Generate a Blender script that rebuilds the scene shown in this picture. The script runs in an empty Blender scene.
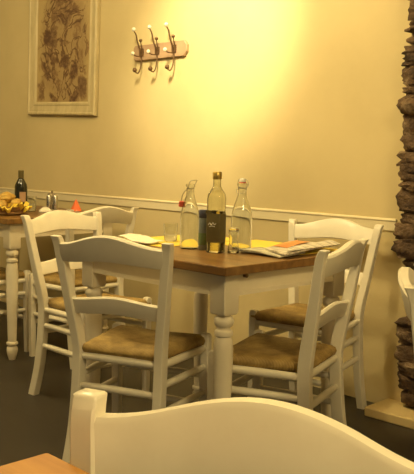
import bpy, bmesh, math, random
from mathutils import Vector, Matrix

sc = bpy.context.scene
COL = sc.collection
R = math.radians
rnd = random.Random(7)

# ------------------------------------------------------------------ materials
def new_mat(name):
    m = bpy.data.materials.new(name); m.use_nodes = True
    nt = m.node_tree
    b = nt.nodes.get('Principled BSDF')
    return m, nt, b

def N(nt, t, **kw):
    n = nt.nodes.new(t)
    for k, v in kw.items(): setattr(n, k, v)
    return n

def noise(nt, scale, detail=4, rough=.55, coord='Object', stretch=None):
    tc = N(nt, 'ShaderNodeTexCoord')
    v = tc.outputs[coord]
    if stretch:
        mp = N(nt, 'ShaderNodeMapping'); mp.inputs['Scale'].default_value = stretch
        nt.links.new(v, mp.inputs['Vector']); v = mp.outputs['Vector']
    n = N(nt, 'ShaderNodeTexNoise')
    n.inputs['Scale'].default_value = scale; n.inputs['Detail'].default_value = detail
    n.inputs['Roughness'].default_value = rough
    nt.links.new(v, n.inputs['Vector'])
    return n.outputs['Fac']

def ramp(nt, fac, stops):
    r = N(nt, 'ShaderNodeValToRGB')
    e = r.color_ramp.elements
    while len(e) < len(stops): e.new(.5)
    for i, (p, c) in enumerate(stops):
        e[i].position = p; e[i].color = (*c, 1)
    nt.links.new(fac, r.inputs['Fac'])
    return r.outputs['Color']

def bump(nt, b, h, strength=.2, dist=.01):
    n = N(nt, 'ShaderNodeBump')
    n.inputs['Strength'].default_value = strength; n.inputs['Distance'].default_value = dist
    nt.links.new(h, n.inputs['Height']); nt.links.new(n.outputs['Normal'], b.inputs['Normal'])

def mottled(name, stops, scale=6, rough=.6, bstr=.1, bscale=None, stretch=None, bdist=.004, detail=4):
    m, nt, b = new_mat(name)
    f = noise(nt, scale, detail, stretch=stretch)
    nt.links.new(ramp(nt, f, stops), b.inputs['Base Color'])
    b.inputs['Roughness'].default_value = rough
    if bstr:
        bump(nt, b, noise(nt, bscale or scale * 6, 5, stretch=stretch), bstr, bdist)
    return m

def plain(name, c, rough=.5, metal=0., **kw):
    m, nt, b = new_mat(name)
    f = noise(nt, 40, 2)
    nt.links.new(ramp(nt, f, [(.3, tuple(x * .93 for x in c)), (.7, c)]), b.inputs['Base Color'])
    b.inputs['Roughness'].default_value = rough; b.inputs['Metallic'].default_value = metal
    for k, v in kw.items(): b.inputs[k].default_value = v
    return m

def glass(name, c, rough=.02):
    m, nt, b = new_mat(name)
    f = noise(nt, 12, 2)
    nt.links.new(ramp(nt, f, [(.3, tuple(x * .97 for x in c)), (.7, c)]), b.inputs['Base Color'])
    b.inputs['Roughness'].default_value = rough
    b.inputs['Transmission Weight'].default_value = 1.; b.inputs['IOR'].default_value = 1.45
    return m

M = {}
M['wall'] = mottled('ochre_plaster', [(.25, (.61, .495, .26)), (.5, (.665, .545, .29)), (.8, (.71, .585, .32))], 2.2, .75, .12, 22, bdist=.006, detail=6)
M['ceiling'] = mottled('ceiling_plaster', [(.3, (.70, .62, .45)), (.7, (.75, .67, .5))], 3, .8, .05)
M['trim'] = mottled('cream_trim_paint', [(.3, (.77, .67, .44)), (.7, (.80, .70, .47))], 5, .5, .05)
M['plinth'] = mottled('plinth_plaster', [(.3, (.60, .46, .21)), (.7, (.68, .52, .25))], 5, .7, .1)
# worn white paint
def chair_paint():
    m, nt, b = new_mat('worn_white_paint')
    f = noise(nt, 9, 6, .6)
    c1 = ramp(nt, f, [(.2, (.76, .69, .53)), (.5, (.83, .76, .60)), (.8, (.87, .80, .64))])
    g = noise(nt, 5, 8, .75)
    wear = ramp(nt, g, [(.66, (0, 0, 0)), (.74, (1, 1, 1))])
    mx = N(nt, 'ShaderNodeMixRGB'); mx.inputs['Color2'].default_value = (.60, .50, .32, 1)
    nt.links.new(wear, mx.inputs['Fac']); nt.links.new(c1, mx.inputs['Color1'])
    nt.links.new(mx.outputs['Color'], b.inputs['Base Color'])
    b.inputs['Roughness'].default_value = .34
    bump(nt, b, noise(nt, 30, 4), .06, .003)
    return m
M['paint'] = chair_paint()
M['table_paint'] = mottled('white_table_paint', [(.25, (.76, .67, .49)), (.6, (.82, .73, .55)), (.85, (.86, .775, .59))], 8, .4, .06)

def wood(name, stops, scale, rough, along='x'):
    m, nt, b = new_mat(name)
    st = (1.2, 14, 14) if along == 'x' else (14, 1.2, 14)
    f = noise(nt, scale, 6, .6, stretch=st)
    nt.links.new(ramp(nt, f, stops), b.inputs['Base Color'])
    b.inputs['Roughness'].default_value = rough
    bump(nt, b, f, .08, .003)
    return m
M['dark_wood'] = wood('walnut_top', [(.3, (.12, .056, .012)), (.5, (.20, .097, .024)), (.72, (.27, .14, .038))], 2.2, .36)
M['light_wood'] = wood('honey_oak', [(.3, (.40, .17, .022)), (.5, (.49, .225, .033)), (.72, (.57, .28, .048))], 2.2, .6)

def rush():
    m, nt, b = new_mat('woven_rush')
    tc = N(nt, 'ShaderNodeTexCoord'); sp = N(nt, 'ShaderNodeSeparateXYZ')
    nt.links.new(tc.outputs['Object'], sp.inputs[0])
    def math_(op, a, bb=None):
        n = N(nt, 'ShaderNodeMath', operation=op)
        for i, v in enumerate((a, bb)):
            if v is None: continue
            if isinstance(v, (int, float)): n.inputs[i].default_value = v
            else: nt.links.new(v, n.inputs[i])
        return n.outputs[0]
    yc = math_('SUBTRACT', sp.outputs['Y'], .16)
    ax = math_('ABSOLUTE', sp.outputs['X']); ay = math_('ABSOLUTE', yc)
    nz = noise(nt, 30, 3)
    side = math_('GREATER_THAN', ax, ay)
    wob = math_('MULTIPLY', nz, .004)
    cx = math_('SINE', math_('MULTIPLY', math_('ADD', sp.outputs['X'], wob), 1300))
    cy = math_('SINE', math_('MULTIPLY', math_('ADD', yc, wob), 1300))
    a = math_('MULTIPLY', cx, math_('SUBTRACT', 1., side)); c = math_('MULTIPLY', cy, side)
    s = math_('ADD', a, c)
    h = math_('ADD', math_('MULTIPLY', s, .5), .5)
    f2 = noise(nt, 14, 5, .65)
    mixf = math_('ADD', math_('MULTIPLY', h, .25), math_('MULTIPLY', f2, .75))
    nt.links.new(ramp(nt, mixf, [(.30, (.12, .072, .018)), (.5, (.34, .22, .064)), (.70, (.54, .38, .135))]), b.inputs['Base Color'])
    b.inputs['Roughness'].default_value = .65
    bump(nt, b, h, .3, .003)
    return m
M['rush'] = rush()

def floor_mat():
    m, nt, b = new_mat('dark_floor_tile')
    tc = N(nt, 'ShaderNodeTexCoord')
    br = N(nt, 'ShaderNodeTexBrick'); br.offset = 0.5
    br.inputs['Scale'].default_value = 1.; br.inputs['Brick Width'].default_value = .6
    br.inputs['Row Height'].default_value = .3; br.inputs['Mortar Size'].default_value = .004
    br.inputs['Color1'].default_value = (.034, .028, .022, 1); br.inputs['Color2'].default_value = (.041, .034, .027, 1)
    br.inputs['Mortar'].default_value = (.035, .028, .02, 1)
    nt.links.new(tc.outputs['Object'], br.inputs['Vector'])
    f = noise(nt, 4, 6)
    mx = N(nt, 'ShaderNodeMixRGB', blend_type='MULTIPLY'); mx.inputs['Fac'].default_value = .6
    nt.links.new(br.outputs['Color'], mx.inputs['Color1'])
    nt.links.new(ramp(nt, f, [(.3, (.75, .75, .75)), (.7, (1.1, 1.08, 1.05))]), mx.inputs['Color2'])
    nt.links.new(mx.outputs['Color'], b.inputs['Base Color'])
    b.inputs['Roughness'].default_value = .42
    bump(nt, b, f, .05, .004)
    return m
M['floor'] = floor_mat()
M['stone'] = mottled('rough_stone', [(.30, (.022, .013, .008)), (.45, (.075, .042, .022)), (.58, (.16, .098, .052)), (.72, (.30, .215, .125))], 9, .9, 1., 30, bdist=.03, detail=9)
M['mortar'] = mottled('lime_mortar', [(.3, (.05, .03, .015)), (.7, (.11, .07, .035))], 10, .9, .6, 40, bdist=.01)
M['clear'] = glass('clear_glass', (.95, .96, .92))
M['oilglass'] = glass('pale_green_glass', (.93, .92, .78))
M['oil'] = glass('olive_oil', (.74, .62, .18), .05)
M['wineglass'] = plain('dark_green_glass', (.018, .017, .008), .08)
M['gold'] = plain('gold_foil', (.58, .40, .10), .35, .7)
M['oil_label'] = mottled('dark_olive_label', [(.3, (.085, .066, .018)), (.7, (.13, .10, .03))], 18, .5, 0)
M['white_ink'] = plain('white_ink', (.72, .68, .55), .6)
M['steel'] = plain('brushed_steel', (.62, .58, .50), .25, 1.)
M['wire'] = plain('bail_wire', (.42, .38, .30), .35, .9)
M['ceramic'] = plain('white_ceramic', (.85, .80, .66), .15)
M['red_rubber'] = plain('red_rubber', (.60, .10, .05), .5)
M['iron'] = plain('bronzed_iron', (.17, .10, .05), .45, .6)
M['rackboard'] = mottled('pinkish_wood_paint', [(.3, (.36, .23, .135)), (.7, (.46, .31, .19))], 9, .55, .1)
M['yellow_paper'] = mottled('yellow_paper', [(.3, (.86, .63, .06)), (.7, (.90, .69, .09))], 12, .7, .05)
M['white_paper'] = mottled('white_paper', [(.3, (.80, .74, .60)), (.7, (.86, .80, .66))], 10, .8, .1)
M['orange_paper'] = mottled('orange_paper', [(.3, (.75, .13, .03)), (.7, (.85, .19, .045))], 14, .6, .1)
M['blue_label'] = mottled('blue_label', [(.3, (.17, .20, .19)), (.7, (.25, .28, .25))], 16, .4, 0)
M['navy'] = plain('navy_cap', (.08, .085, .13), .4)
M['green_label'] = mottled('green_label', [(.3, (.12, .19, .08)), (.7, (.20, .27, .11))], 20, .45, 0)
M['bread'] = mottled('bread_crust', [(.25, (.22, .10, .015)), (.5, (.52, .32, .06)), (.8, (.72, .50, .13))], 16, .7, .4, 30)
M['wicker'] = mottled('dark_wicker', [(.3, (.16, .08, .025)), (.7, (.28, .15, .05))], 30, .7, .5, 60)
M['label_paper'] = mottled('label_paper', [(.3, (.35, .18, .10)), (.7, (.52, .34, .20))], 12, .6, 0)
M['frame'] = mottled('antique_frame_paint', [(.25, (.50, .41, .22)), (.6, (.62, .52, .30)), (.85, (.68, .58, .35))], 7, .5, .12, stretch=(4, 4, 1))

def print_mat(name, stops, scale, stretch):
    return mottled(name, stops, scale, .7, 0, stretch=stretch, detail=3)
M['news'] = print_mat('newsprint', [(.42, (.78, .71, .57)), (.55, (.62, .55, .43)), (.66, (.42, .37, .29))], 16, (1, 5, 1))
M['mag'] = print_mat('magazine_print', [(.38, (.50, .46, .34)), (.55, (.66, .62, .48)), (.66, (.30, .31, .22))], 10, (2, 3, 1))
M['photo_orange'] = print_mat('orange_photo', [(.3, (.72, .22, .05)), (.55, (.80, .34, .10)), (.8, (.70, .48, .25))], 9, (1, 1, 1))
M['black_ink'] = plain('black_ink', (.05, .04, .03), .6)

def art_mat():
    m, nt, b = new_mat('sepia_print')
    tc = N(nt, 'ShaderNodeTexCoord')
    # (x, z, rx, rz, rot deg, strength)
    el = [(-.150, .255, .105, .052, 25, 1), (-.10, .30, .05, .06, 0, .7), (.035, .105, .065, .060, 0, 1), (.135, .040, .050, .068, 8, 1),
          (-.175, .045, .045, .065, -12, .85), (-.04, .51, .05, .06, 20, .8), (.08, .47, .035, .16, 8, .6), (-.105, .40, .055, .05, 0, .6),
          (-.10, -.13, .07, .030, 28, .9), (.14, -.13, .08, .035, -25, .9), (.225, -.06, .055, .085, -12, .75), (-.235, -.08, .05, .09, 10, .6),
          (-.11, .10, .022, .19, -6, .85), (-.02, .235, .12, .018, 6, .8), (.155, .16, .018, .15, 14, .6), (.03, .36, .020, .17, -5, .75),
          (.0, .42, .13, .10, 0, .45), (.16, .30, .06, .10, 0, .4), (-.05, -.03, .03, .12, -22, .5), (.09, -.05, .025, .10, 20, .6),
          (.14, .43, .06, .03, 40, .6), (.20, .12, .04, .10, 0, .4), (-.16, .15, .03, .08, 20, .5), (.02, .56, .025, .06, -15, .7)]
    tot = None
    wn = N(nt, 'ShaderNodeTexNoise'); wn.inputs['Scale'].default_value = 18; wn.inputs['Detail'].default_value = 5
    nt.links.new(tc.outputs['Object'], wn.inputs['Vector'])
    ws = N(nt, 'ShaderNodeVectorMath', operation='SUBTRACT'); ws.inputs[1].default_value = (.5, .5, .5)
    nt.links.new(wn.outputs['Color'], ws.inputs[0])
    wm = N(nt, 'ShaderNodeVectorMath', operation='MULTIPLY'); wm.inputs[1].default_value = (.10, 0, .10)
    nt.links.new(ws.outputs[0], wm.inputs[0])
    wa = N(nt, 'ShaderNodeVectorMath', operation='ADD')
    nt.links.new(tc.outputs['Object'], wa.inputs[0]); nt.links.new(wm.outputs[0], wa.inputs[1])
    for (x, z, rx, rz, rot, s) in el:
        mp = N(nt, 'ShaderNodeMapping', vector_type='TEXTURE')
        mp.inputs['Location'].default_value = (x, 0, z - .115); mp.inputs['Rotation'].default_value = (0, R(rot), 0)
        mp.inputs['Scale'].default_value = (rx, 1, rz)
        nt.links.new(wa.outputs[0], mp.inputs['Vector'])
        ln = N(nt, 'ShaderNodeVectorMath', operation='LENGTH'); nt.links.new(mp.outputs[0], ln.inputs[0])
        mr = N(nt, 'ShaderNodeMapRange'); mr.inputs['From Min'].default_value = 1.15; mr.inputs['From Max'].default_value = .55
        mr.inputs['To Max'].default_value = s
        nt.links.new(ln.outputs['Value'], mr.inputs['Value'])
        if tot is None: tot = mr.outputs[0]
        else:
            mxn = N(nt, 'ShaderNodeMath', operation='MAXIMUM')
            nt.links.new(tot, mxn.inputs[0]); nt.links.new(mr.outputs[0], mxn.inputs[1]); tot = mxn.outputs[0]
    f = noise(nt, 38, 8, .75)
    mm = N(nt, 'ShaderNodeMapRange'); mm.inputs['From Min'].default_value = .36; mm.inputs['From Max'].default_value = .58
    mm.inputs['To Min'].default_value = .35
    nt.links.new(f, mm.inputs['Value'])
    ml = N(nt, 'ShaderNodeMath', operation='MULTIPLY'); nt.links.new(tot, ml.inputs[0]); nt.links.new(mm.outputs[0], ml.inputs[1])
    n2 = N(nt, 'ShaderNodeTexNoise'); n2.inputs['Scale'].default_value = 7; n2.inputs['Detail'].default_value = 3; n2.inputs['Distortion'].default_value = 1.2
    nt.links.new(tc.outputs['Object'], n2.inputs['Vector'])
    sb = N(nt, 'ShaderNodeMath', operation='SUBTRACT'); nt.links.new(n2.outputs['Fac'], sb.inputs[0]); sb.inputs[1].default_value = .5
    ab = N(nt, 'ShaderNodeMath', operation='ABSOLUTE'); nt.links.new(sb.outputs[0], ab.inputs[0])
    lr = N(nt, 'ShaderNodeMapRange'); lr.inputs['From Min'].default_value = .035; lr.inputs['From Max'].default_value = .008; lr.inputs['To Max'].default_value = .6
    nt.links.new(ab.outputs[0], lr.inputs['Value'])
    mp = N(nt, 'ShaderNodeMapping', vector_type='TEXTURE'); mp.inputs['Location'].default_value = (.01, 0, .08); mp.inputs['Scale'].default_value = (.30, 1, .50)
    nt.links.new(wa.outputs[0], mp.inputs['Vector'])
    ln = N(nt, 'ShaderNodeVectorMath', operation='LENGTH'); nt.links.new(mp.outputs[0], ln.inputs[0])
    mr = N(nt, 'ShaderNodeMapRange'); mr.inputs['From Min'].default_value = 1.0; mr.inputs['From Max'].default_value = .75
    nt.links.new(ln.outputs['Value'], mr.inputs['Value'])
    lm = N(nt, 'ShaderNodeMath', operation='MULTIPLY'); nt.links.new(lr.outputs[0], lm.inputs[0]); nt.links.new(mr.outputs[0], lm.inputs[1])
    sh = N(nt, 'ShaderNodeMath', operation='MULTIPLY'); nt.links.new(mr.outputs[0], sh.inputs[0]); nt.links.new(f, sh.inputs[1])
    s3 = N(nt, 'ShaderNodeMath', operation='MULTIPLY_ADD'); nt.links.new(sh.outputs[0], s3.inputs[0]); s3.inputs[1].default_value = .35; nt.links.new(lm.outputs[0], s3.inputs[2])
    mxx = N(nt, 'ShaderNodeMath', operation='MAXIMUM'); nt.links.new(ml.outputs[0], mxx.inputs[0]); nt.links.new(s3.outputs[0], mxx.inputs[1])
    nt.links.new(ramp(nt, mxx.outputs[0], [(0, (.50, .37, .165)), (.35, (.27, .165, .075)), (.8, (.11, .055, .03))]), b.inputs['Base Color'])
    b.inputs['Roughness'].default_value = .6
    return m
M['art'] = art_mat()

# ------------------------------------------------------------------ mesh helpers
def link_mesh(name, bm, mat, parent=None, smooth=True, bevel=0, auto=40):
    bmesh.ops.remove_doubles(bm, verts=bm.verts, dist=1e-6)
    bmesh.ops.recalc_face_normals(bm, faces=bm.faces)
    me = bpy.data.meshes.new(name); bm.to_mesh(me); bm.free()
    o = bpy.data.objects.new(name, me); COL.objects.link(o)
    for mt in (mat if isinstance(mat, (list, tuple)) else [mat]): me.materials.append(mt)
    if smooth:
        for p in me.polygons: p.use_smooth = True
        try: me.set_sharp_from_angle(angle=R(auto))
        except Exception: pass
    if parent is not None: o.parent = parent
    if bevel:
        bv = o.modifiers.new('bevel', 'BEVEL'); bv.width = bevel; bv.segments = 2; bv.limit_method = 'ANGLE'; bv.angle_limit = R(40)
    return o

def ring_loft(bm, rings, cap=True, closed=False):
    vs = [[bm.verts.new(p) for p in r] for r in rings]
    n = len(vs[0])
    m = len(vs)
    for i in range(m if closed else m - 1):
        a, b = vs[i], vs[(i + 1) % m]
        for j in range(n):
            bm.faces.new((a[j], a[(j + 1) % n], b[(j + 1) % n], b[j]))
    if cap and not closed:
        bm.faces.new(list(reversed(vs[0]))); bm.faces.new(vs[-1])

def add_box(bm, lo, hi):
    x0, y0, z0 = lo; x1, y1, z1 = hi
    ring_loft(bm, [[(x0, y0, z), (x1, y0, z), (x1, y1, z), (x0, y1, z)] for z in (z0, z1)])

def add_lathe(bm, prof, c=(0, 0, 0), seg=24, cap=True):
    ring_loft(bm, [[(c[0] + r * math.cos(2 * math.pi * k / seg), c[1] + r * math.sin(2 * math.pi * k / seg), c[2] + z) for k in range(seg)] for r, z in prof], cap)

def catmull(pts, per=6):
    P = [Vector(p) for p in pts]; out = []
    for i in range(len(P) - 1):
        p0 = P[max(i - 1, 0)]; p1 = P[i]; p2 = P[i + 1]; p3 = P[min(i + 2, len(P) - 1)]
        for k in range(per):
            t = k / per
            out.append(.5 * ((2 * p1) + (p2 - p0) * t + (2 * p0 - 5 * p1 + 4 * p2 - p3) * t * t + (-p0 + 3 * p1 - 3 * p2 + p3) * t ** 3))
    out.append(P[-1]); return out

def add_tube(bm, pts, rad, seg=10, closed=False):
    P = [Vector(p) for p in pts]; n = len(P)
    rr = rad if isinstance(rad, (list, tuple)) else [rad] * n
    rings = []; prev = None
    for i in range(n):
        if closed: t = P[(i + 1) % n] - P[i - 1]
        else: t = P[min(i + 1, n - 1)] - P[max(i - 1, 0)]
        t.normalize()
        a = prev if prev is not None else (Vector((0, 0, 1)) if abs(t.z) < .9 else Vector((1, 0, 0)))
        u = (a - t * a.dot(t)).normalized(); prev = u
        v = t.cross(u)
        rings.append([P[i] + (u * math.cos(2 * math.pi * k / seg) + v * math.sin(2 * math.pi * k / seg)) * rr[i] for k in range(seg)])
    ring_loft(bm, rings, True, closed)

def rect_ring(c, hx, hy, ch=.004):
    """chamfered rectangle in the xy plane around c"""
    x, y, z = c
    return [(x + hx, y + hy - ch, z), (x + hx - ch, y + hy, z), (x - hx + ch, y + hy, z), (x - hx, y + hy - ch, z),
            (x - hx, y - hy + ch, z), (x - hx + ch, y - hy, z), (x + hx - ch, y - hy, z), (x + hx, y - hy + ch, z)]

def tag(o, label=None, cat=None, group=None, kind=None):
    if label: o['label'] = label
    if cat: o['category'] = cat
    if group: o['group'] = group
    if kind: o['kind'] = kind
    return o

def thing(name, label, cat, loc=(0, 0, 0), rot=0, group=None):
    o = bpy.data.objects.new(name, None); o.empty_display_size = .1; COL.objects.link(o)
    o.location = loc; o.rotation_euler = (0, 0, R(rot))
    return tag(o, label, cat, group)

def copy_tree(o, parent=None):
    c = o.copy(); COL.objects.link(c)
    if parent is not None: c.parent = parent
    for ch in list(o.children): copy_tree(ch, c)
    return c

def structure(o): o['kind'] = 'structure'; return o

# ------------------------------------------------------------------ room
WV = 3.08           # face of the back wall
CEIL = 2.9
def slab(name, lo, hi, mat):
    bm = bmesh.new(); add_box(bm, lo, hi)
    return structure(link_mesh(name, bm, mat, smooth=False))
slab('floor', (-7.0, -2.5, -.1), (1.6, WV + .15, 0), M['floor'])
slab('wall_back', (-7.0, WV, 0), (1.6, WV + .15, CEIL), M['wall'])
slab('wall_left', (-7.15, -2.5, 0), (-7.0, WV + .15, CEIL), M['wall'])
slab('ceiling', (-7.15, -2.5, CEIL), (1.6, WV + .15, CEIL + .1), M['ceiling'])

# dado rail: a stepped moulding (profile swept along the wall)
bm = bmesh.new()
prof = [(0, .796), (.007, .796), (.010, .799), (.010, .838), (.013, .841), (.014, .845), (.012, .849), (.006, .852), (0, .853)]
ring_loft(bm, [[(u, WV + .002 - d, z) for d, z in prof] for u in (-6.99, -1.90)])
structure(link_mesh('trim_1', bm, M['trim'], smooth=False))
# low plinth at the foot of the stone
bm = bmesh.new(); add_box(bm, (-1.90, 2.885, 0), (1.2, WV - .001, .042))
structure(link_mesh('trim_2', bm, M['plinth'], smooth=False, bevel=.006))

# exposed rough stone at the right end of the wall
def add_stone(bm, c, s, seed, mat_index=0):
    r = random.Random(seed)
    b2 = bmesh.new()
    bmesh.ops.create_cube(b2, size=1)
    bmesh.ops.subdivide_edges(b2, edges=b2.edges, cuts=6, use_grid_fill=True)
    from mathutils import noise as mn
    off = Vector((r.uniform(0, 50), r.uniform(0, 50), r.uniform(0, 50)))
    vm = {}
    tilt = r.uniform(-.08, .08)
    for v in b2.verts:
        p = v.co.copy()
        q = p.normalized() * .62
        p = p * .62 + q * .38 * 1.25
        d = mn.noise(p * 2.2 + off) * .17 + mn.noise(p * 5 + off) * .13 + mn.noise(p * 11 + off) * .08
        p = p * (1 + d)
        p = Vector((p.x * s[0], p.y * s[1], p.z * s[2]))
        p = Matrix.Rotation(tilt, 3, 'Y') @ p
        vm[v] = bm.verts.new(p + Vector(c))
    for f in b2.faces:
        nf = bm.faces.new([vm[v] for v in f.verts]); nf.material_index = mat_index
    b2.free()
bm = bmesh.new()
z = .06; k = 0
while z < 2.85:
    h = rnd.choice([.045, .055, .06, .07, .08, .10])
    zc = z + h / 2
    if zc > .86: left = -1.870
    elif zc > .72: left = -1.885
    elif zc > .66: left = -1.83
    elif zc > .43: left = None
    elif zc > .30: left = -1.845
    else: left = -1.83
    u = .03 + (left if left is not None else -1.74) + rnd.uniform(-.012, .014)
    while u < -1.0:
        w = rnd.uniform(.12, .26)
        pd = rnd.uniform(.10, .15)
        if -1.95 < u < -1.8 and .74 < zc < .90: pd = .09
        add_stone(bm, (u + w / 2, WV - .01, zc), (w * .98, pd * 1.35, h * 1.0), k, 0)
        k += 1; u += w * .93
    z += h * .93
for (lo, hi) in (((-1.76, WV - .035, .05), (-1.0, WV + .01, .42)), ((-1.72, WV - .035, .42), (-1.0, WV + .01, .70)), ((-1.845, WV - .035, .70), (-1.0, WV + .01, 2.89))):
    b0 = len(bm.faces); add_box(bm, lo, hi)
    bm.faces.ensure_lookup_table()
    for f in bm.faces[b0:]: f.material_index = 1
structure(link_mesh('wall_right', bm, [M['stone'], M['mortar']], smooth=True, auto=60))

# ------------------------------------------------------------------ chair
HC = .826
def post_path(s):
    return catmull([(s * .170, -.058, 0), (s * .163, -.020, .16), (s * .160, 0, .36), (s * .163, -.002, .46), (s * .184, -.028, .62), (s * .2005, -.047, .745), (s * .208, -.056, .80), (s * .212, -.067, HC)], 6)
PP = post_path(1)
def post_at(z):
    for a, b in zip(PP, PP[1:]):
        if a.z <= z <= b.z:
            t = (z - a.z) / max(b.z - a.z, 1e-9); return a.lerp(b, t)
    return PP[-1]

def make_post(s):
    bm = bmesh.new(); rings = []
    P = post_path(s)
    for p in P:
        t = p.z / HC
        hy = .022 if t < .6 else .022 - .008 * (t - .6) / .4
        rings.append(rect_ring(p, .0165, hy, .003))
    e = P[-1]
    rings.append(rect_ring((e.x, e.y - .0003, e.z + .002), .0145, .0115, .003))
    ring_loft(bm, rings)
    return bm

def make_board(zt, zb, thick, wfun, bow, n=28):
    """curved board between the posts: zt(t), zb(t) for t in -1..1"""
    bm = bmesh.new(); rings = []
    for i in range(n + 1):
        t = -1 + 2 * i / n
        top, bot = zt(t), zb(t)
        mid = (top + bot) / 2
        x = wfun(mid) * t
        def y(z): return post_at(z).y - bow * (1 - t * t)
        c = .006; h = thick / 2
        rings.append([(x, y(top) - h + c, top), (x, y(top) + h - c, top), (x, y(top) + h, top - c), (x, y(bot) + h, bot + c * .6),
                      (x, y(bot) + h - c * .6, bot), (x, y(bot) - h + c * .6, bot), (x, y(bot) - h, bot + c * .6), (x, y(top) - h, top - c)])
    ring_loft(bm, rings)
    return bm

def arch(t): return .5 * (1 + math.cos(math.pi * min(1, abs(t) * 1.0)))

def make_seat():
    bm = bmesh.new(); n = 18
    def pt(a, b, side):
        y = .164 + .169 * b
        w = .150 + (.200 - .150) * (b + 1) / 2
        # rounded outline
        k = 1 - .035 * (abs(a * b) ** 4)
        e = max(abs(a), abs(b))
        t = .024 * math.sqrt(max(0, 1 - e ** 7))
        z = .429 + side * t
        if side > 0:
            z += .006 * (1 - (1 - abs(a)) ** 2) * (abs(a) > 0) - .006 * (1 - a * a) * (1 - b * b) - .003 * (1 - min(1, abs(abs(a) - abs(b)) * 5)) * (1 - e)
        return (a * w * k, y if abs(b) < 1 else y + .004 * b * (1 - a * a), z)
    g = [-1 + 2 * i / n for i in range(n + 1)]
    g = [math.copysign(1 - (1 - abs(v)) ** 1.6, v) if v else 0 for v in g]
    top = [[bm.verts.new(pt(a, b, 1)) for a in g] for b in g]
    bot = [[bm.verts.new(pt(a, b, -1)) for a in g] for b in g]
    for j in range(n):
        for i in range(n):
            bm.faces.new((top[j][i], top[j][i + 1], top[j + 1][i + 1], top[j + 1][i]))
            bm.faces.new((bot[j][i], bot[j + 1][i], bot[j + 1][i + 1], bot[j][i + 1]))
    per = lambda q: [q[0][i] for i in range(n)] + [q[j][n] for j in range(n)] + [q[n][i] for i in range(n, 0, -1)] + [q[j][0] for j in range(n, 0, -1)]
    a, b = per(top), per(bot)
    for i in range(len(a)):
        try: bm.faces.new((a[i], b[i], b[(i + 1) % len(a)], a[(i + 1) % len(a)]))
        except ValueError: pass
    return bm

def rung(bm_pts, r0=.010, r1=.0135):
    a, b = Vector(bm_pts[0]), Vector(bm_pts[1]); bm = bmesh.new()
    ts = [0, .06, .2, .35, .5, .65, .8, .94, 1]
    add_tube(bm, [a.lerp(b, t) for t in ts], [r0 + (r1 - r0) * math.sin(math.pi * t) ** .6 for t in ts], 12)
    return bm

def make_chair(label, group):
    t = thing('dining_chair', label, 'chair', group=group)
    for s in (-1, 1): link_mesh('back_post', make_post(s), M['paint'], t)
    wf = lambda z: post_at(z).x - .008
    link_mesh('crest_rail', make_board(lambda q: .806 + .036 * arch(q), lambda q: .740 + .013 * arch(q), .030, wf, .026), M['paint'], t)
    link_mesh('back_slat', make_board(lambda q: .614 + .015 * arch(q), lambda q: .558 + .009 * arch(q), .018, wf, .004), M['paint'], t)
    for s in (-1, 1):
        bm = bmesh.new(); x, y = s * .187, .315
        ring_loft(bm, [rect_ring((x, y, 0), .0135, .0135, .003), rect_ring((x, y, .2), .0165, .0165, .004), rect_ring((x, y, .40), .0175, .0175, .004),
                       rect_ring((x, y, .449), .0175, .0175, .005), rect_ring((x, y, .457), .014, .014, .005), rect_ring((x, y, .460), .007, .007, .003)])
        link_mesh('front_leg', bm, M['paint'], t)
    link_mesh('seat', make_seat(), M['rush'], t, auto=70)
    bk = lambda s, z: (s * post_at(z).x, post_at(z).y, z)
    fr = lambda s, z: (s * .187, .315, z)
    link_mesh('seat_rail', rung((bk(-1, .404), bk(1, .404)), .011, .0145), M['paint'], t)
    link_mesh('seat_rail', rung((fr(-1, .404), fr(1, .404)), .011, .0145), M['paint'], t)
    for s in (-1, 1):
        link_mesh('seat_rail', rung((bk(s, .404), fr(s, .404)), .011, .0145), M['paint'], t)
        for z in (.333, .238): link_mesh('stretcher', rung((bk(s, z), fr(s, z))), M['paint'], t)
    link_mesh('stretcher', rung((bk(-1, .300), bk(1, .300))), M['paint'], t)
    for z in (.30, .19): link_mesh('stretcher', rung((fr(-1, z), fr(1, z))), M['paint'], t)
    return t

G = 'white rush-seat dining chairs'
CH = [
    ((-2.1057, 1.6874), 21.5, 'white rush chair seen from behind, drawn up to the front of the central table'),
    ((-1.597, 2.158), 107.9, 'white rush chair side-on at the table end beside the newspaper'),
    ((-2.126, 2.885), -168.5, 'white rush chair against the wall beside the rough stone, behind the newspaper'),
    ((-3.054, 2.1585), -85.9, 'white chair left of the central table with its back towards the steel cruet set'),
    ((-3.385, 2.548), 90, 'white chair by the dado rail, its crest just right of the orange napkin'),
    ((-.5125, .5562), -160.1, 'large close-up white chair back behind the honey-coloured table corner'),
    ((-3.985, 2.075), 2, 'chair under the left-hand table cut off by the left edge, only seat and rungs showing'),
    ((-.96, 1.78), -62, 'white chair cut off by the right edge below the rough stone'),
]
first = None
for (x, y), r, lb in CH:
    o = make_chair(lb, G) if first is None else copy_tree(first)
    if first is None: first = o
    o['label'] = lb; o.location = (x, y, 0); o.rotation_euler = (0, 0, R(r))

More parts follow.
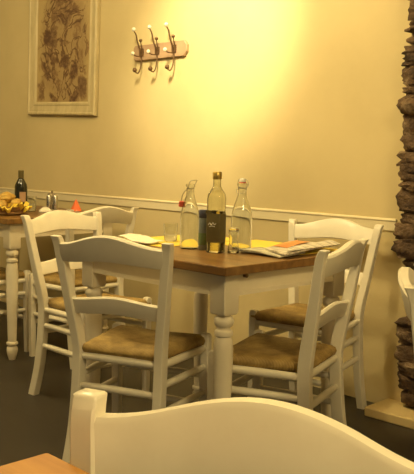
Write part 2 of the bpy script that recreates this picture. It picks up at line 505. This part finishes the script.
# ------------------------------------------------------------------ tables
TOP = .765
def table_leg(cx, cy):
    bm = bmesh.new(); h = .034
    ring_loft(bm, [rect_ring((cx, cy, .600), h - .004, h - .004, .003), rect_ring((cx, cy, .606), h, h, .003), rect_ring((cx, cy, .735), h, h, .003)])
    prof = [(.017, 0), (.019, .006), (.026, .030), (.030, .050), (.029, .066), (.022, .076), (.021, .080), (.030, .084), (.031, .090), (.030, .095), (.023, .100),
            (.0235, .110), (.026, .2), (.030, .33), (.0325, .44), (.0325, .485), (.030, .510), (.026, .522), (.025, .526), (.030, .530), (.031, .538), (.029, .545),
            (.0225, .550), (.022, .556), (.029, .562), (.033, .572), (.033, .580), (.029, .590), (.023, .594), (.023, .602)]
    add_lathe(bm, prof, (cx, cy, 0), 28)
    return bm

def make_table(label, u, v, a, b, o_r, o_f, o_l, o_b, group=None):
    """u, v: outer corner of the front right leg; a, b: spans; overhangs right, front, left, back"""
    t = thing('dining_table', label, 'table', (u - a / 2, v + b / 2, 0), 0, group)
    hx, hy = a / 2, b / 2
    bm = bmesh.new(); add_box(bm, (-hx - o_l, -hy - o_f, .735), (hx + o_r, hy + o_b, TOP))
    link_mesh('tabletop', bm, M['dark_wood'], t, smooth=False, bevel=.004)
    for sx in (-1, 1):
        for sy in (-1, 1):
            link_mesh('leg', table_leg(sx * (hx - .034), sy * (hy - .034)), M['table_paint'], t, auto=35)
    def apron(lo, hi, nx):
        bm = bmesh.new(); add_box(bm, lo, hi)
        # small bead along the lower edge
        l2 = list(lo); h2 = list(hi); h2[2] = lo[2] + .014
        ax = 1 if nx == 'y' else 0
        l2[ax] -= .004; h2[ax] += .004
        add_box(bm, l2, h2)
        link_mesh('apron', bm, M['table_paint'], t, smooth=False)
    apron((-hx + .06, -hy + .008, .66), (hx - .06, -hy + .030, .736), 'y')
    apron((-hx + .06, hy - .030, .66), (hx - .06, hy - .008, .736), 'y')
    apron((-hx + .008, -hy + .06, .66), (-hx + .030, hy - .06, .736), 'x')
    apron((hx - .030, -hy + .06, .66), (hx - .008, hy - .06, .736), 'x')
    return t
TU, TV = -1.7293, 1.8119
t1 = make_table('central white table with turned legs and a dark brown wooden top carrying the bottles', TU, TV, .766, .650, .035, .035, .035, .035, 'white turned-leg tables')
bm = bmesh.new(); add_tube(bm, [(.766 / 2 - .012, -.650 / 2 + .098, .724), (.766 / 2 + .004, -.650 / 2 + .098, .724)], .007, 12)
link_mesh('peg', bm, M['iron'], t1)
t2 = make_table('left-hand white table with turned leg cut off by the left edge, dark bottle on it', -3.6724, 2.2053, 1.05, .68, .035, .035, .035, .035, 'white turned-leg tables')

# the photographer's own table: only its corner shows
ow = thing('pedestal_table', 'honey-coloured wooden table corner at the bottom left in front of the close-up chair', 'table', (-.36, .12, 0))
bm = bmesh.new()
add_box(bm, (-.389, -.42, .737), (.40, .378, TOP))
link_mesh('tabletop', bm, M['light_wood'], ow, smooth=False, bevel=.004)
bm = bmesh.new(); add_lathe(bm, [(.03, .03), (.045, .06), (.035, .15), (.04, .35), (.035, .6), (.05, .70), (.12, .738)], (0, -.10, 0), 24)
link_mesh('pedestal', bm, M['light_wood'], ow)
bm = bmesh.new(); add_lathe(bm, [(.20, 0), (.20, .02), (.17, .03), (.05, .045)], (0, -.10, 0), 32)
link_mesh('base', bm, M['light_wood'], ow)

# ------------------------------------------------------------------ things on the central table
def sheet(name, quad, z, thick, mat, parent=None, sag=None, n=10, jitter=0, seed=1):
    """thin closed sheet over a quad of (u, v) corners with optional height function"""
    bm = bmesh.new(); r = random.Random(seed)
    q = [Vector((*p, 0)) for p in quad]
    tops = []; bots = []
    for j in range(n + 1):
        rt = []; rb = []
        for i in range(n + 1):
            s, t = i / n, j / n
            p = (q[0] * (1 - s) + q[1] * s) * (1 - t) + (q[3] * (1 - s) + q[2] * s) * t
            h = z + (sag(s, t) if sag else 0) + r.uniform(0, jitter)
            rt.append(bm.verts.new((p.x, p.y, h + thick))); rb.append(bm.verts.new((p.x, p.y, h)))
        tops.append(rt); bots.append(rb)
    for j in range(n):
        for i in range(n):
            bm.faces.new((tops[j][i], tops[j][i + 1], tops[j + 1][i + 1], tops[j + 1][i]))
            bm.faces.new((bots[j][i], bots[j + 1][i], bots[j + 1][i + 1], bots[j][i + 1]))
    per = lambda g: [g[0][i] for i in range(n)] + [g[j][n] for j in range(n)] + [g[n][i] for i in range(n, 0, -1)] + [g[j][0] for j in range(n, 0, -1)]
    a, b = per(tops), per(bots)
    for i in range(len(a)): bm.faces.new((a[i], b[i], b[(i + 1) % len(a)], a[(i + 1) % len(a)]))
    return link_mesh(name, bm, mat, parent, auto=30)

MATZ = TOP + .0005
tag(sheet('placemat', [(-2.525, 1.98), (-2.215, 1.98), (-2.215, 2.45), (-2.525, 2.45)], MATZ, .0015, M['yellow_paper']),
    'yellow paper placemat at the left end of the central table, under the glass tumbler', 'placemat', 'yellow paper placemats')
tag(sheet('placemat', [(-2.205, 2.235), (-1.765, 2.235), (-1.765, 2.492), (-2.205, 2.492)], MATZ, .0015, M['yellow_paper']),
    'yellow paper placemat at the far side of the central table, under the newspaper', 'placemat', 'yellow paper placemats')
OM = MATZ + .002
tag(sheet('paper_napkin', [(-2.555, 2.035), (-2.295, 1.935), (-2.29, 2.05), (-2.54, 2.14)], OM, .004, M['white_paper'],
          sag=lambda s, t: .003 + .006 * math.sin(s * 5 + t * 3) ** 2 + .010 * max(0, .4 - s), jitter=.001),
    'folded white paper napkin on the left yellow placemat', 'napkin')

def bottle_lathe(outer, wall=.0022, base=.004):
    inner = [(max(r - wall, .002), z) for r, z in outer if z > base + .001]
    inner = [(inner[0][0], base)] + inner
    return outer, inner
def add_vessel(bm, outer, c, wall=.0022, base=.005, seg=32):
    o, i = bottle_lathe(outer, wall, base)
    add_lathe(bm, o + list(reversed(i)), c, seg)

SW = [(.028, 0), (.033, .003), (.034, .012), (.034, .115), (.033, .13), (.028, .152), (.020, .178), (.0150, .196), (.0135, .210), (.0135, .228), (.0165, .231), (.0165, .238), (.0135, .240)]
def swing_bottle(label, x, y, k, h, closed, z, rot):
    t = thing('swing_top_bottle', label, 'bottle', (x, y, z), rot, 'swing-top water bottles')
    bm = bmesh.new(); add_vessel(bm, [(r * k, q * h) for r, q in SW], (0, 0, 0)); link_mesh('glass_body', bm, M['clear'], t, auto=50)
    zt = .240 * h
    bm = bmesh.new()
    add_tube(bm, [(.0150 * math.cos(a), .0150 * math.sin(a), .222 * h) for a in [i * math.pi / 8 for i in range(16)]], .0012, 6, closed=True)
    for s in (-1, 1):
        if closed:
            add_tube(bm, catmull([(s * .0150, 0, .222 * h), (s * .021, .004, .232 * h), (s * .018, .003, zt + .010), (s * .006, 0, zt + .017), (0, 0, zt + .018)], 4), .0012, 6)
            add_tube(bm, catmull([(s * .0150, 0, .222 * h), (s * .019, -.010, .215 * h), (s * .012, -.018, .205 * h), (0, -.019, .203 * h)], 4), .0012, 6)
        else:
            add_tube(bm, catmull([(s * .0150, 0, .222 * h), (s * .018, -.012, zt + .008), (s * .014, -.020, zt + .014), (0, -.023, zt + .015)], 4), .0012, 6)
            add_tube(bm, catmull([(s * .0150, 0, .222 * h), (s * .014, .022, .205 * h), (s * .009, .036, .180 * h), (0, .040, .166 * h)], 4), .0012, 6)
    link_mesh('wire_bail', bm, M['wire'], t)
    bm = bmesh.new(); bm2 = bmesh.new()
    if closed:
        add_lathe(bm, [(.010, zt + .001), (.0125, zt + .004), (.012, zt + .012), (.008, zt + .017), (.003, zt + .018)], (0, 0, 0), 20)
        add_lathe(bm2, [(.0125, zt - .002), (.014, zt + .001), (.0125, zt + .004)], (0, 0, 0), 20)
        so = link_mesh('stopper', bm, M['ceramic'], t); link_mesh('gasket', bm2, M['red_rubber'], so)
    else:
        add_lathe(bm, [(.006, -.008), (.011, -.004), (.0115, .006), (.006, .010)], (0, .042, .166 * h), 18)
        add_lathe(bm2, [(.006, -.014), (.012, -.011), (.012, -.006), (.006, -.004)], (0, .042, .166 * h), 18)
        so = link_mesh('stopper', bm, M['red_rubber'], t); link_mesh('gasket', bm2, M['red_rubber'], so)
    return t
swing_bottle('clear swing-top bottle standing open at the left, stopper hanging on its wire', -2.136, 2.040, 1.05, 1.0, False, TOP, 95)
swing_bottle('clear swing-top bottle closed by its stopper, right of the olive oil bottle', -2.008, 2.184, 1.15, 1.03, True, TOP, 20)

# olive oil bottle: square body, round neck
ob = thing('oil_bottle', 'tall square olive oil bottle with gold cap and dark label', 'bottle', (-1.992, 2.033, TOP), 20)
def sq_ring(h, z, p=.010):
    out = []
    for sx, sy in ((1, 1), (-1, 1), (-1, -1), (1, -1)):
        for k in range(5):
            a = math.atan2(sy, sx) - math.pi / 4 + k * math.pi / 8
            out.append((sx * (h - p) + p * math.cos(a), sy * (h - p) + p * math.sin(a), z))
    return out
def sq_bottle(bm, prof): ring_loft(bm, [sq_ring(h, z, p) for h, z, p in prof])
outp = [(.024, 0, .008), (.0275, .004, .008), (.0275, .195, .008), (.026, .210, .010), (.019, .226, .014), (.0145, .236, .0144), (.0135, .262, .0134), (.0135, .270, .0134)]
inn = [(.0245, .008, .007), (.0245, .193, .007), (.023, .207, .010), (.0165, .224, .014), (.0118, .236, .0117), (.0112, .270, .0111)]
bm = bmesh.new(); ring_loft(bm, [sq_ring(*q) for q in outp] + [sq_ring(*q) for q in reversed(inn)], cap=True)
link_mesh('glass_body', bm, M['oilglass'], ob, auto=45)
bm = bmesh.new(); sq_bottle(bm, [(.0238, .0085, .007), (.0238, .150, .007)]); link_mesh('oil', bm, M['oil'], ob, auto=45)
bm = bmesh.new(); add_lathe(bm, [(.0155, .262), (.0165, .264), (.0165, .286), (.014, .289), (.002, .289)], (0, 0, 0), 24); link_mesh('cap', bm, M['gold'], ob)
bm = bmesh.new()
ring_loft(bm, [sq_ring(.0280, .040, .008), sq_ring(.0282, .041, .008), sq_ring(.0282, .140, .008), sq_ring(.0280, .141, .008)])
lab = link_mesh('label', bm, M['oil_label'], ob, auto=45)
bm = bmesh.new(); add_box(bm, (-.0286, -.0286, .141), (-.004, .024, .152)); link_mesh('label_tab', bm, M['oil_label'], lab, smooth=False)
bm = bmesh.new()   # white handwritten-looking flourish on the label
for pts in ([(-.018, .100), (-.012, .108), (-.006, .101), (0, .109), (.006, .102), (.012, .107)], [(-.014, .094), (-.004, .097), (.008, .095)]):
    add_tube(bm, catmull([(x, -.0286, zz) for x, zz in pts], 4), .0013, 6)
link_mesh('lettering', bm, M['white_ink'], lab)

# slim blue and green can between the bottles
cn = thing('slim_can', 'slim blue and green can standing behind the olive oil bottle', 'can', (-2.071, 2.050, TOP + .0005))
bm = bmesh.new(); add_lathe(bm, [(.017, 0), (.0195, .003), (.0195, .115), (.0175, .119), (.003, .120)], seg=28); body = link_mesh('body', bm, M['blue_label'], cn)
bm = bmesh.new(); add_lathe(bm, [(.0197, .020), (.0199, .021), (.0199, .062), (.0197, .063)], seg=28); link_mesh('label_band', bm, M['green_label'], body)
bm = bmesh.new(); add_lathe(bm, [(.0195, .119), (.0205, .121), (.0205, .143), (.018, .148), (.004, .149)], seg=28); link_mesh('cap', bm, M['navy'], cn)

# small glass in front of the right bottle, tumbler at the left
gl = thing('salt_shaker', 'small clear waisted glass shaker right of the olive oil bottle', 'shaker', (-1.943, 2.074, TOP))
bm = bmesh.new(); add_vessel(bm, [(.018, 0), (.021, .003), (.020, .020), (.0155, .042), (.0165, .060), (.019, .076), (.0175, .080)], (0, 0, 0), .002, .008, 24)
link_mesh('glass_body', bm, M['clear'], gl)
bm = bmesh.new(); add_lathe(bm, [(.016, .078), (.0185, .080), (.017, .088), (.009, .092), (.002, .093)], seg=24); link_mesh('lid', bm, M['clear'], gl)
bm = bmesh.new(); add_vessel(bm, [(.022, 0), (.025, .003), (.027, .035), (.029, .070), (.0285, .072)], (0, 0, 0), .002, .008, 28)
tum = link_mesh('tumbler', bm, M['clear'], auto=50); tum.location = (-2.345, 2.135, OM)
tag(tum, 'clear empty glass tumbler on the yellow placemat left of the bottles', 'glass')

# magazine and newspaper
mg = thing('magazine', 'folded greyish magazine lying left of the newspaper on the dark table', 'magazine', (0, 0, 0))
sheet('pages', [(-1.945, 2.105), (-1.735, 2.085), (-1.77, 2.27), (-1.962, 2.235)], OM, .004, M['mag'], mg, sag=lambda s, t: .001 + .004 * math.sin(math.pi * s) * (1 - t) )
sheet('cover', [(-1.946, 2.104), (-1.80, 2.090), (-1.83, 2.255), (-1.962, 2.232)], OM + .0055, .0015, M['mag'], mg, sag=lambda s, t: .001 + .004 * math.sin(math.pi * s) * (1 - t))
npz = OM + .0105
nw = thing('newspaper', 'folded white newspaper with an orange picture at the right end of the table', 'newspaper', (0, 0, 0))
pg = sheet('pages', [(-1.875, 2.165), (-1.715, 2.090), (-1.775, 2.46), (-1.965, 2.48)], npz, .006, M['news'], nw, sag=lambda s, t: .003 * math.sin(math.pi * t) ** 2 + .005 * s * t)
sheet('orange_picture', [(-1.885, 2.225), (-1.812, 2.215), (-1.875, 2.43), (-1.950, 2.44)], npz + .007, .0012, M['photo_orange'], pg, sag=lambda s, t: .004 * math.sin(math.pi * (.15 + .6 * t)) ** 2 + .005 * s * t * .5 + .001)
sheet('open_leaf', [(-1.80, 2.215), (-1.722, 2.105), (-1.755, 2.46), (-1.85, 2.47)], npz + .009, .0015, M['news'], pg, sag=lambda s, t: .010 * math.sin(math.pi * s) * (.3 + t * .7) + .003)

# ------------------------------------------------------------------ things on the left-hand table
wb = thing('wine_bottle', 'dark bottle with a pale label on the left-hand table beside the bread', 'bottle', (-4.047, 2.505, TOP))
bm = bmesh.new(); add_lathe(bm, [(.031, 0), (.036, .004), (.036, .145), (.033, .162), (.022, .182), (.0145, .196), (.0135, .225), (.0155, .228), (.0155, .236), (.012, .238), (.002, .238)], seg=28)
link_mesh('glass_body', bm, M['wineglass'], wb)
bm = bmesh.new(); add_lathe(bm, [(.0145, .196), (.0158, .200), (.0158, .240), (.012, .243), (.002, .243)], seg=24); link_mesh('neck_foil', bm, M['oil_label'], wb)
bm = bmesh.new()
for r_ in (.0366,):
    seg = 14
    ring_loft(bm, [[(rr * math.cos(a), rr * math.sin(a), zz) for rr, zz in ((r_, .060), (r_, .118), (.0355, .118), (.0355, .060))] for a in [R(-45 + 60 * i / seg) for i in range(seg + 1)]])
link_mesh('label', bm, M['label_paper'], wb)

bm = bmesh.new(); add_vessel(bm, [(.020, 0), (.023, .003), (.025, .05), (.026, .088), (.0255, .09)], (0, 0, 0), .002, .007, 24)
g2 = link_mesh('tumbler', bm, M['clear'], auto=50); g2.location = (-4.065, 2.590, TOP)
tag(g2, 'clear glass between the dark bottle and the steel cruet set', 'glass')
tag(sheet('paper_napkin', [(-4.03, 2.615), (-3.965, 2.575), (-3.92, 2.63), (-3.985, 2.675)], TOP + .0005, .008, M['white_paper'],
          sag=lambda s, t: .022 * math.sin(math.pi * s) * math.sin(math.pi * t), jitter=.003), 'crumpled white napkin on the left-hand table before the steel cruet set', 'napkin')

cr = thing('cruet_set', 'steel oil and vinegar cruet set with a centre handle on the left-hand table', 'cruet set', (-4.072, 2.735, TOP), 45)
bm = bmesh.new(); add_box(bm, (-.036, -.018, 0), (.036, .018, .006)); link_mesh('tray', bm, M['steel'], cr, smooth=False, bevel=.002)
for s in (-1, 1):
    bm = bmesh.new(); add_lathe(bm, [(.013, .006), (.0155, .008), (.0155, .085), (.013, .092), (.009, .096), (.009, .102), (.002, .103)], (s * .019, 0, 0), 20)
    link_mesh('bottle', bm, M['steel'], cr)
bm = bmesh.new(); add_tube(bm, [(0, 0, .004), (0, 0, .10), (0, 0, .108), (0, 0, .116), (0, 0, .122)], [.0028, .0028, .006, .007, .002], 12); link_mesh('handle', bm, M['steel'], cr)

# orange napkin folded to a cone in a white holder
on = thing('folded_napkin', 'orange napkin folded to a point in a white cup on the left-hand table', 'napkin', (-3.836, 2.742, TOP), 20)
bm = bmesh.new(); rings = []
for i in range(9):
    t = i / 8; rings.append([((.033 * (1 - t) + .002) * (1 + .12 * math.cos(4 * a)) * math.cos(a), (.030 * (1 - t) + .002) * (1 + .12 * math.cos(4 * a)) * math.sin(a), .012 + .068 * t) for a in [2 * math.pi * k / 24 for k in range(24)]])
ring_loft(bm, rings); link_mesh('napkin', bm, M['orange_paper'], on, auto=60)
bm = bmesh.new(); add_lathe(bm, [(.022, 0), (.026, .002), (.028, .018), (.024, .022)], seg=24); link_mesh('cup', bm, M['ceramic'], on)

# bread basket
BX, BY = -3.915, 2.335
bk = thing('bread_basket', 'dark wicker basket lined with yellow paper at the left edge on the left-hand table', 'basket', (BX, BY, TOP))
bm = bmesh.new(); add_vessel(bm, [(.075, 0), (.085, .004), (.100, .030), (.108, .045), (.106, .047)], (0, 0, 0), .006, .008, 32); link_mesh('basket', bm, M['wicker'], bk)
bm = bmesh.new(); rings = []
for rr, zz in ((.02, .012), (.07, .014), (.097, .040), (.116, .056), (.120, .050), (.101, .034), (.07, .010), (.02, .009)):
    rings.append([((rr + (.014 * math.sin(9 * a) + .008 * math.sin(23 * a) if rr > .1 else 0)) * math.cos(a), (rr + (.014 * math.sin(9 * a) + .008 * math.sin(23 * a) if rr > .1 else 0)) * math.sin(a), zz + (.012 * math.sin(5 * a + 1) + .009 * math.sin(17 * a) if rr > .1 else 0)) for a in [2 * math.pi * k / 48 for k in range(120)]])
ring_loft(bm, rings); link_mesh('paper_liner', bm, M['yellow_paper'], bk, auto=60)
from mathutils import noise as mnoise
def bread(label, dx, dy, dz, s, rx, rz, seed):
    bm = bmesh.new(); bmesh.ops.create_icosphere(bm, subdivisions=4, radius=1)
    mt = Matrix.Rotation(R(rz), 3, 'Z') @ Matrix.Rotation(R(rx), 3, 'X')
    for v in bm.verts:
        p = v.co.copy(); p *= 1 + .22 * mnoise.noise(p * 1.8 + Vector((seed, 0, 0))) + .10 * mnoise.noise(p * 5 + Vector((0, seed, 0)))
        v.co = mt @ Vector((p.x * s[0], p.y * s[1], p.z * s[2]))
    o = link_mesh('bread_roll', bm, M['bread'], auto=180); o.location = (BX + dx, BY + dy, TOP + dz)
    tag(o, label, 'bread', 'bread in the basket')
bread('golden crusty roll at the right of the basket nearest the dark bottle', .044, .030, .060, (.036, .032, .029), 10, 30, 3)
bread('golden crusty roll lying at the front of the basket', .022, -.044, .056, (.034, .030, .027), -8, -20, 9)
bread('darker crusty roll on top of the others in the basket', -.012, .006, .094, (.044, .036, .028), 12, 70, 15)
bread('crusty roll at the back left of the basket by the photo edge', -.044, .026, .059, (.036, .032, .028), 0, 110, 21)

# ------------------------------------------------------------------ wall: picture and coat rack
PW, PH = .765, 1.02
pc = thing('picture', 'framed sepia print in a wide cream frame hanging on the wall at upper left', 'picture', (-4.462, WV - .004, 1.361))
pc.rotation_euler = (0, R(1.7), 0)
def frame_piece():
    bm = bmesh.new()
    prof = [(0, 0), (0, .022), (.006, .030), (.016, .030), (.022, .024), (.034, .022), (.060, .018), (.070, .022), (.078, .020), (.088, .010), (.088, 0)]
    x0, x1, z0, z1 = -PW / 2, PW / 2, 0, PH
    rings = []
    for (cx, cz, sx, sz) in ((x0, z0, 1, 1), (x1, z0, -1, 1), (x1, z1, -1, -1), (x0, z1, 1, -1)):
        rings.append([(cx + sx * d, -h, cz + sz * d) for d, h in prof])
    ring_loft(bm, rings, closed=True)
    return bm
link_mesh('frame', frame_piece(), M['frame'], pc, smooth=False)
bm = bmesh.new(); add_box(bm, (-PW / 2 + .08, -.010, -.36), (PW / 2 - .08, -.002, PH - .44 - .08))
for v in bm.verts:
    if v.co.z < -.3: v.co.z = -.28 + .0
art = link_mesh('print', bm, M['art'], pc, smooth=False); art.location = (0, 0, .36)

rk = thing('coat_rack', 'pinkish wooden coat rack with three bronze double hooks and white knobs on the wall', 'coat rack', (-3.4875, WV, 1.704))
bm = bmesh.new()
w, h = .228, .044
outl = [(-w, -h + .012), (-w + .012, -h), (w - .022, -h), (w, -h + .026), (w, h - .026), (w - .022, h), (-w + .012, h), (-w, h - .012)]
ring_loft(bm, [[(x, -.0005, zz) for x, zz in outl], [(x, -.016, zz) for x, zz in outl], [(x * .985, -.020, zz * .93) for x, zz in outl]])
link_mesh('board', bm, M['rackboard'], rk, smooth=False)
for hx in (-.150, -.012, .130):
    bm = bmesh.new()
    add_box(bm, (hx - .017, -.026, -.020), (hx - .005, -.019, .022)); add_box(bm, (hx + .005, -.026, -.020), (hx + .017, -.019, .022)); add_box(bm, (hx - .017, -.024, -.006), (hx + .017, -.019, .008))
    hk = link_mesh('hook', bm, M['iron'], rk, smooth=False)
    bm = bmesh.new()
    add_tube(bm, catmull([(hx, -.022, .0), (hx - .002, -.040, .030), (hx - .004, -.052, .060), (hx - .004, -.062, .095), (hx - .004, -.078, .118)], 5), [.0055 - .0018 * i / 20 for i in range(21)], 8)
    link_mesh('upper_arm', bm, M['iron'], hk)
    bm = bmesh.new(); bmesh.ops.create_uvsphere(bm, u_segments=16, v_segments=10, radius=.0125); bmesh.ops.translate(bm, verts=bm.verts, vec=(hx - .004, -.080, .126)); link_mesh('knob', bm, M['ceramic'], hk)
    bm = bmesh.new()
    add_tube(bm, catmull([(hx + .004, -.022, .012), (hx + .010, -.034, .038), (hx + .012, -.040, .058)], 5), .0032, 8)
    bmesh.ops.create_uvsphere(bm, u_segments=12, v_segments=8, radius=.010, matrix=Matrix.Translation((hx + .013, -.041, .066)))
    link_mesh('bud', bm, M['iron'], hk)
    bm = bmesh.new()
    add_tube(bm, catmull([(hx, -.022, -.012), (hx - .001, -.034, -.022), (hx - .010, -.056, -.022), (hx - .016, -.070, -.014)], 5), .0034, 8)
    link_mesh('front_arm', bm, M['iron'], hk)
    bm = bmesh.new(); bmesh.ops.create_uvsphere(bm, u_segments=16, v_segments=10, radius=.0115); bmesh.ops.translate(bm, verts=bm.verts, vec=(hx - .017, -.074, -.008)); link_mesh('knob', bm, M['ceramic'], hk)
    bm = bmesh.new()
    add_tube(bm, catmull([(hx, -.022, -.012), (hx + .002, -.026, -.055), (hx, -.030, -.090), (hx - .001, -.044, -.118), (hx - .002, -.062, -.118), (hx - .002, -.070, -.112)], 5), .0038, 8)
    bmesh.ops.create_uvsphere(bm, u_segments=14, v_segments=10, radius=.0135, matrix=Matrix.Translation((hx - .002, -.070, -.104)))
    link_mesh('lower_arm', bm, M['iron'], hk)

# ------------------------------------------------------------------ lights
def spot(name, loc, target, power, size, blend, radius, col):
    l = bpy.data.lights.new(name, 'SPOT'); l.energy = power; l.spot_size = R(size); l.spot_blend = blend; l.shadow_soft_size = radius; l.color = col
    o = bpy.data.objects.new(name, l); COL.objects.link(o); o.location = loc
    o.rotation_euler = (Vector(target) - Vector(loc)).to_track_quat('-Z', 'Y').to_euler(); return o
def point(name, loc, power, radius, col):
    l = bpy.data.lights.new(name, 'POINT'); l.energy = power; l.shadow_soft_size = radius; l.color = col
    o = bpy.data.objects.new(name, l); COL.objects.link(o); o.location = loc; return o
WARM = (1., .80, .40)
spot('wall_spot_light', (-2.45, 1.75, 2.75), (-3.03, WV, 1.74), 160, 44, 1., .10, (1., .82, .45))
point('table_lamp_light', (-2.45, 1.75, 2.5), 40, .12, WARM)
point('left_lamp_light', (-4.2, .6, 2.5), 33, .15, WARM)
point('front_lamp_light', (.9, .7, 2.6), 60, .2, WARM)
w = bpy.data.worlds.new('world'); sc.world = w; w.use_nodes = True
w.node_tree.nodes['Background'].inputs['Color'].default_value = (1., .78, .46, 1)
w.node_tree.nodes['Background'].inputs['Strength'].default_value = .08

# ------------------------------------------------------------------ camera
cd = bpy.data.cameras.new('camera'); cam = bpy.data.objects.new('camera', cd); COL.objects.link(cam)
YAW, PITCH, ROLL, H, FPX = .7864, .0988, .0223, 1.1022, 797.9
cd.sensor_fit = 'HORIZONTAL'; cd.sensor_width = 36; cd.lens = FPX / 414 * 36
cd.clip_start = .02
cam.matrix_world = Matrix.Translation((0, 0, H)) @ Matrix.Rotation(YAW, 4, 'Z') @ Matrix.Rotation(math.pi / 2 - PITCH, 4, 'X') @ Matrix.Rotation(ROLL, 4, 'Z')
sc.camera = cam
vs = sc.view_settings
sc.display_settings.display_device = 'sRGB'
vs.view_transform = 'Standard'; vs.look = 'None'; vs.gamma = 1; vs.use_curve_mapping = False; vs.exposure = 1.0
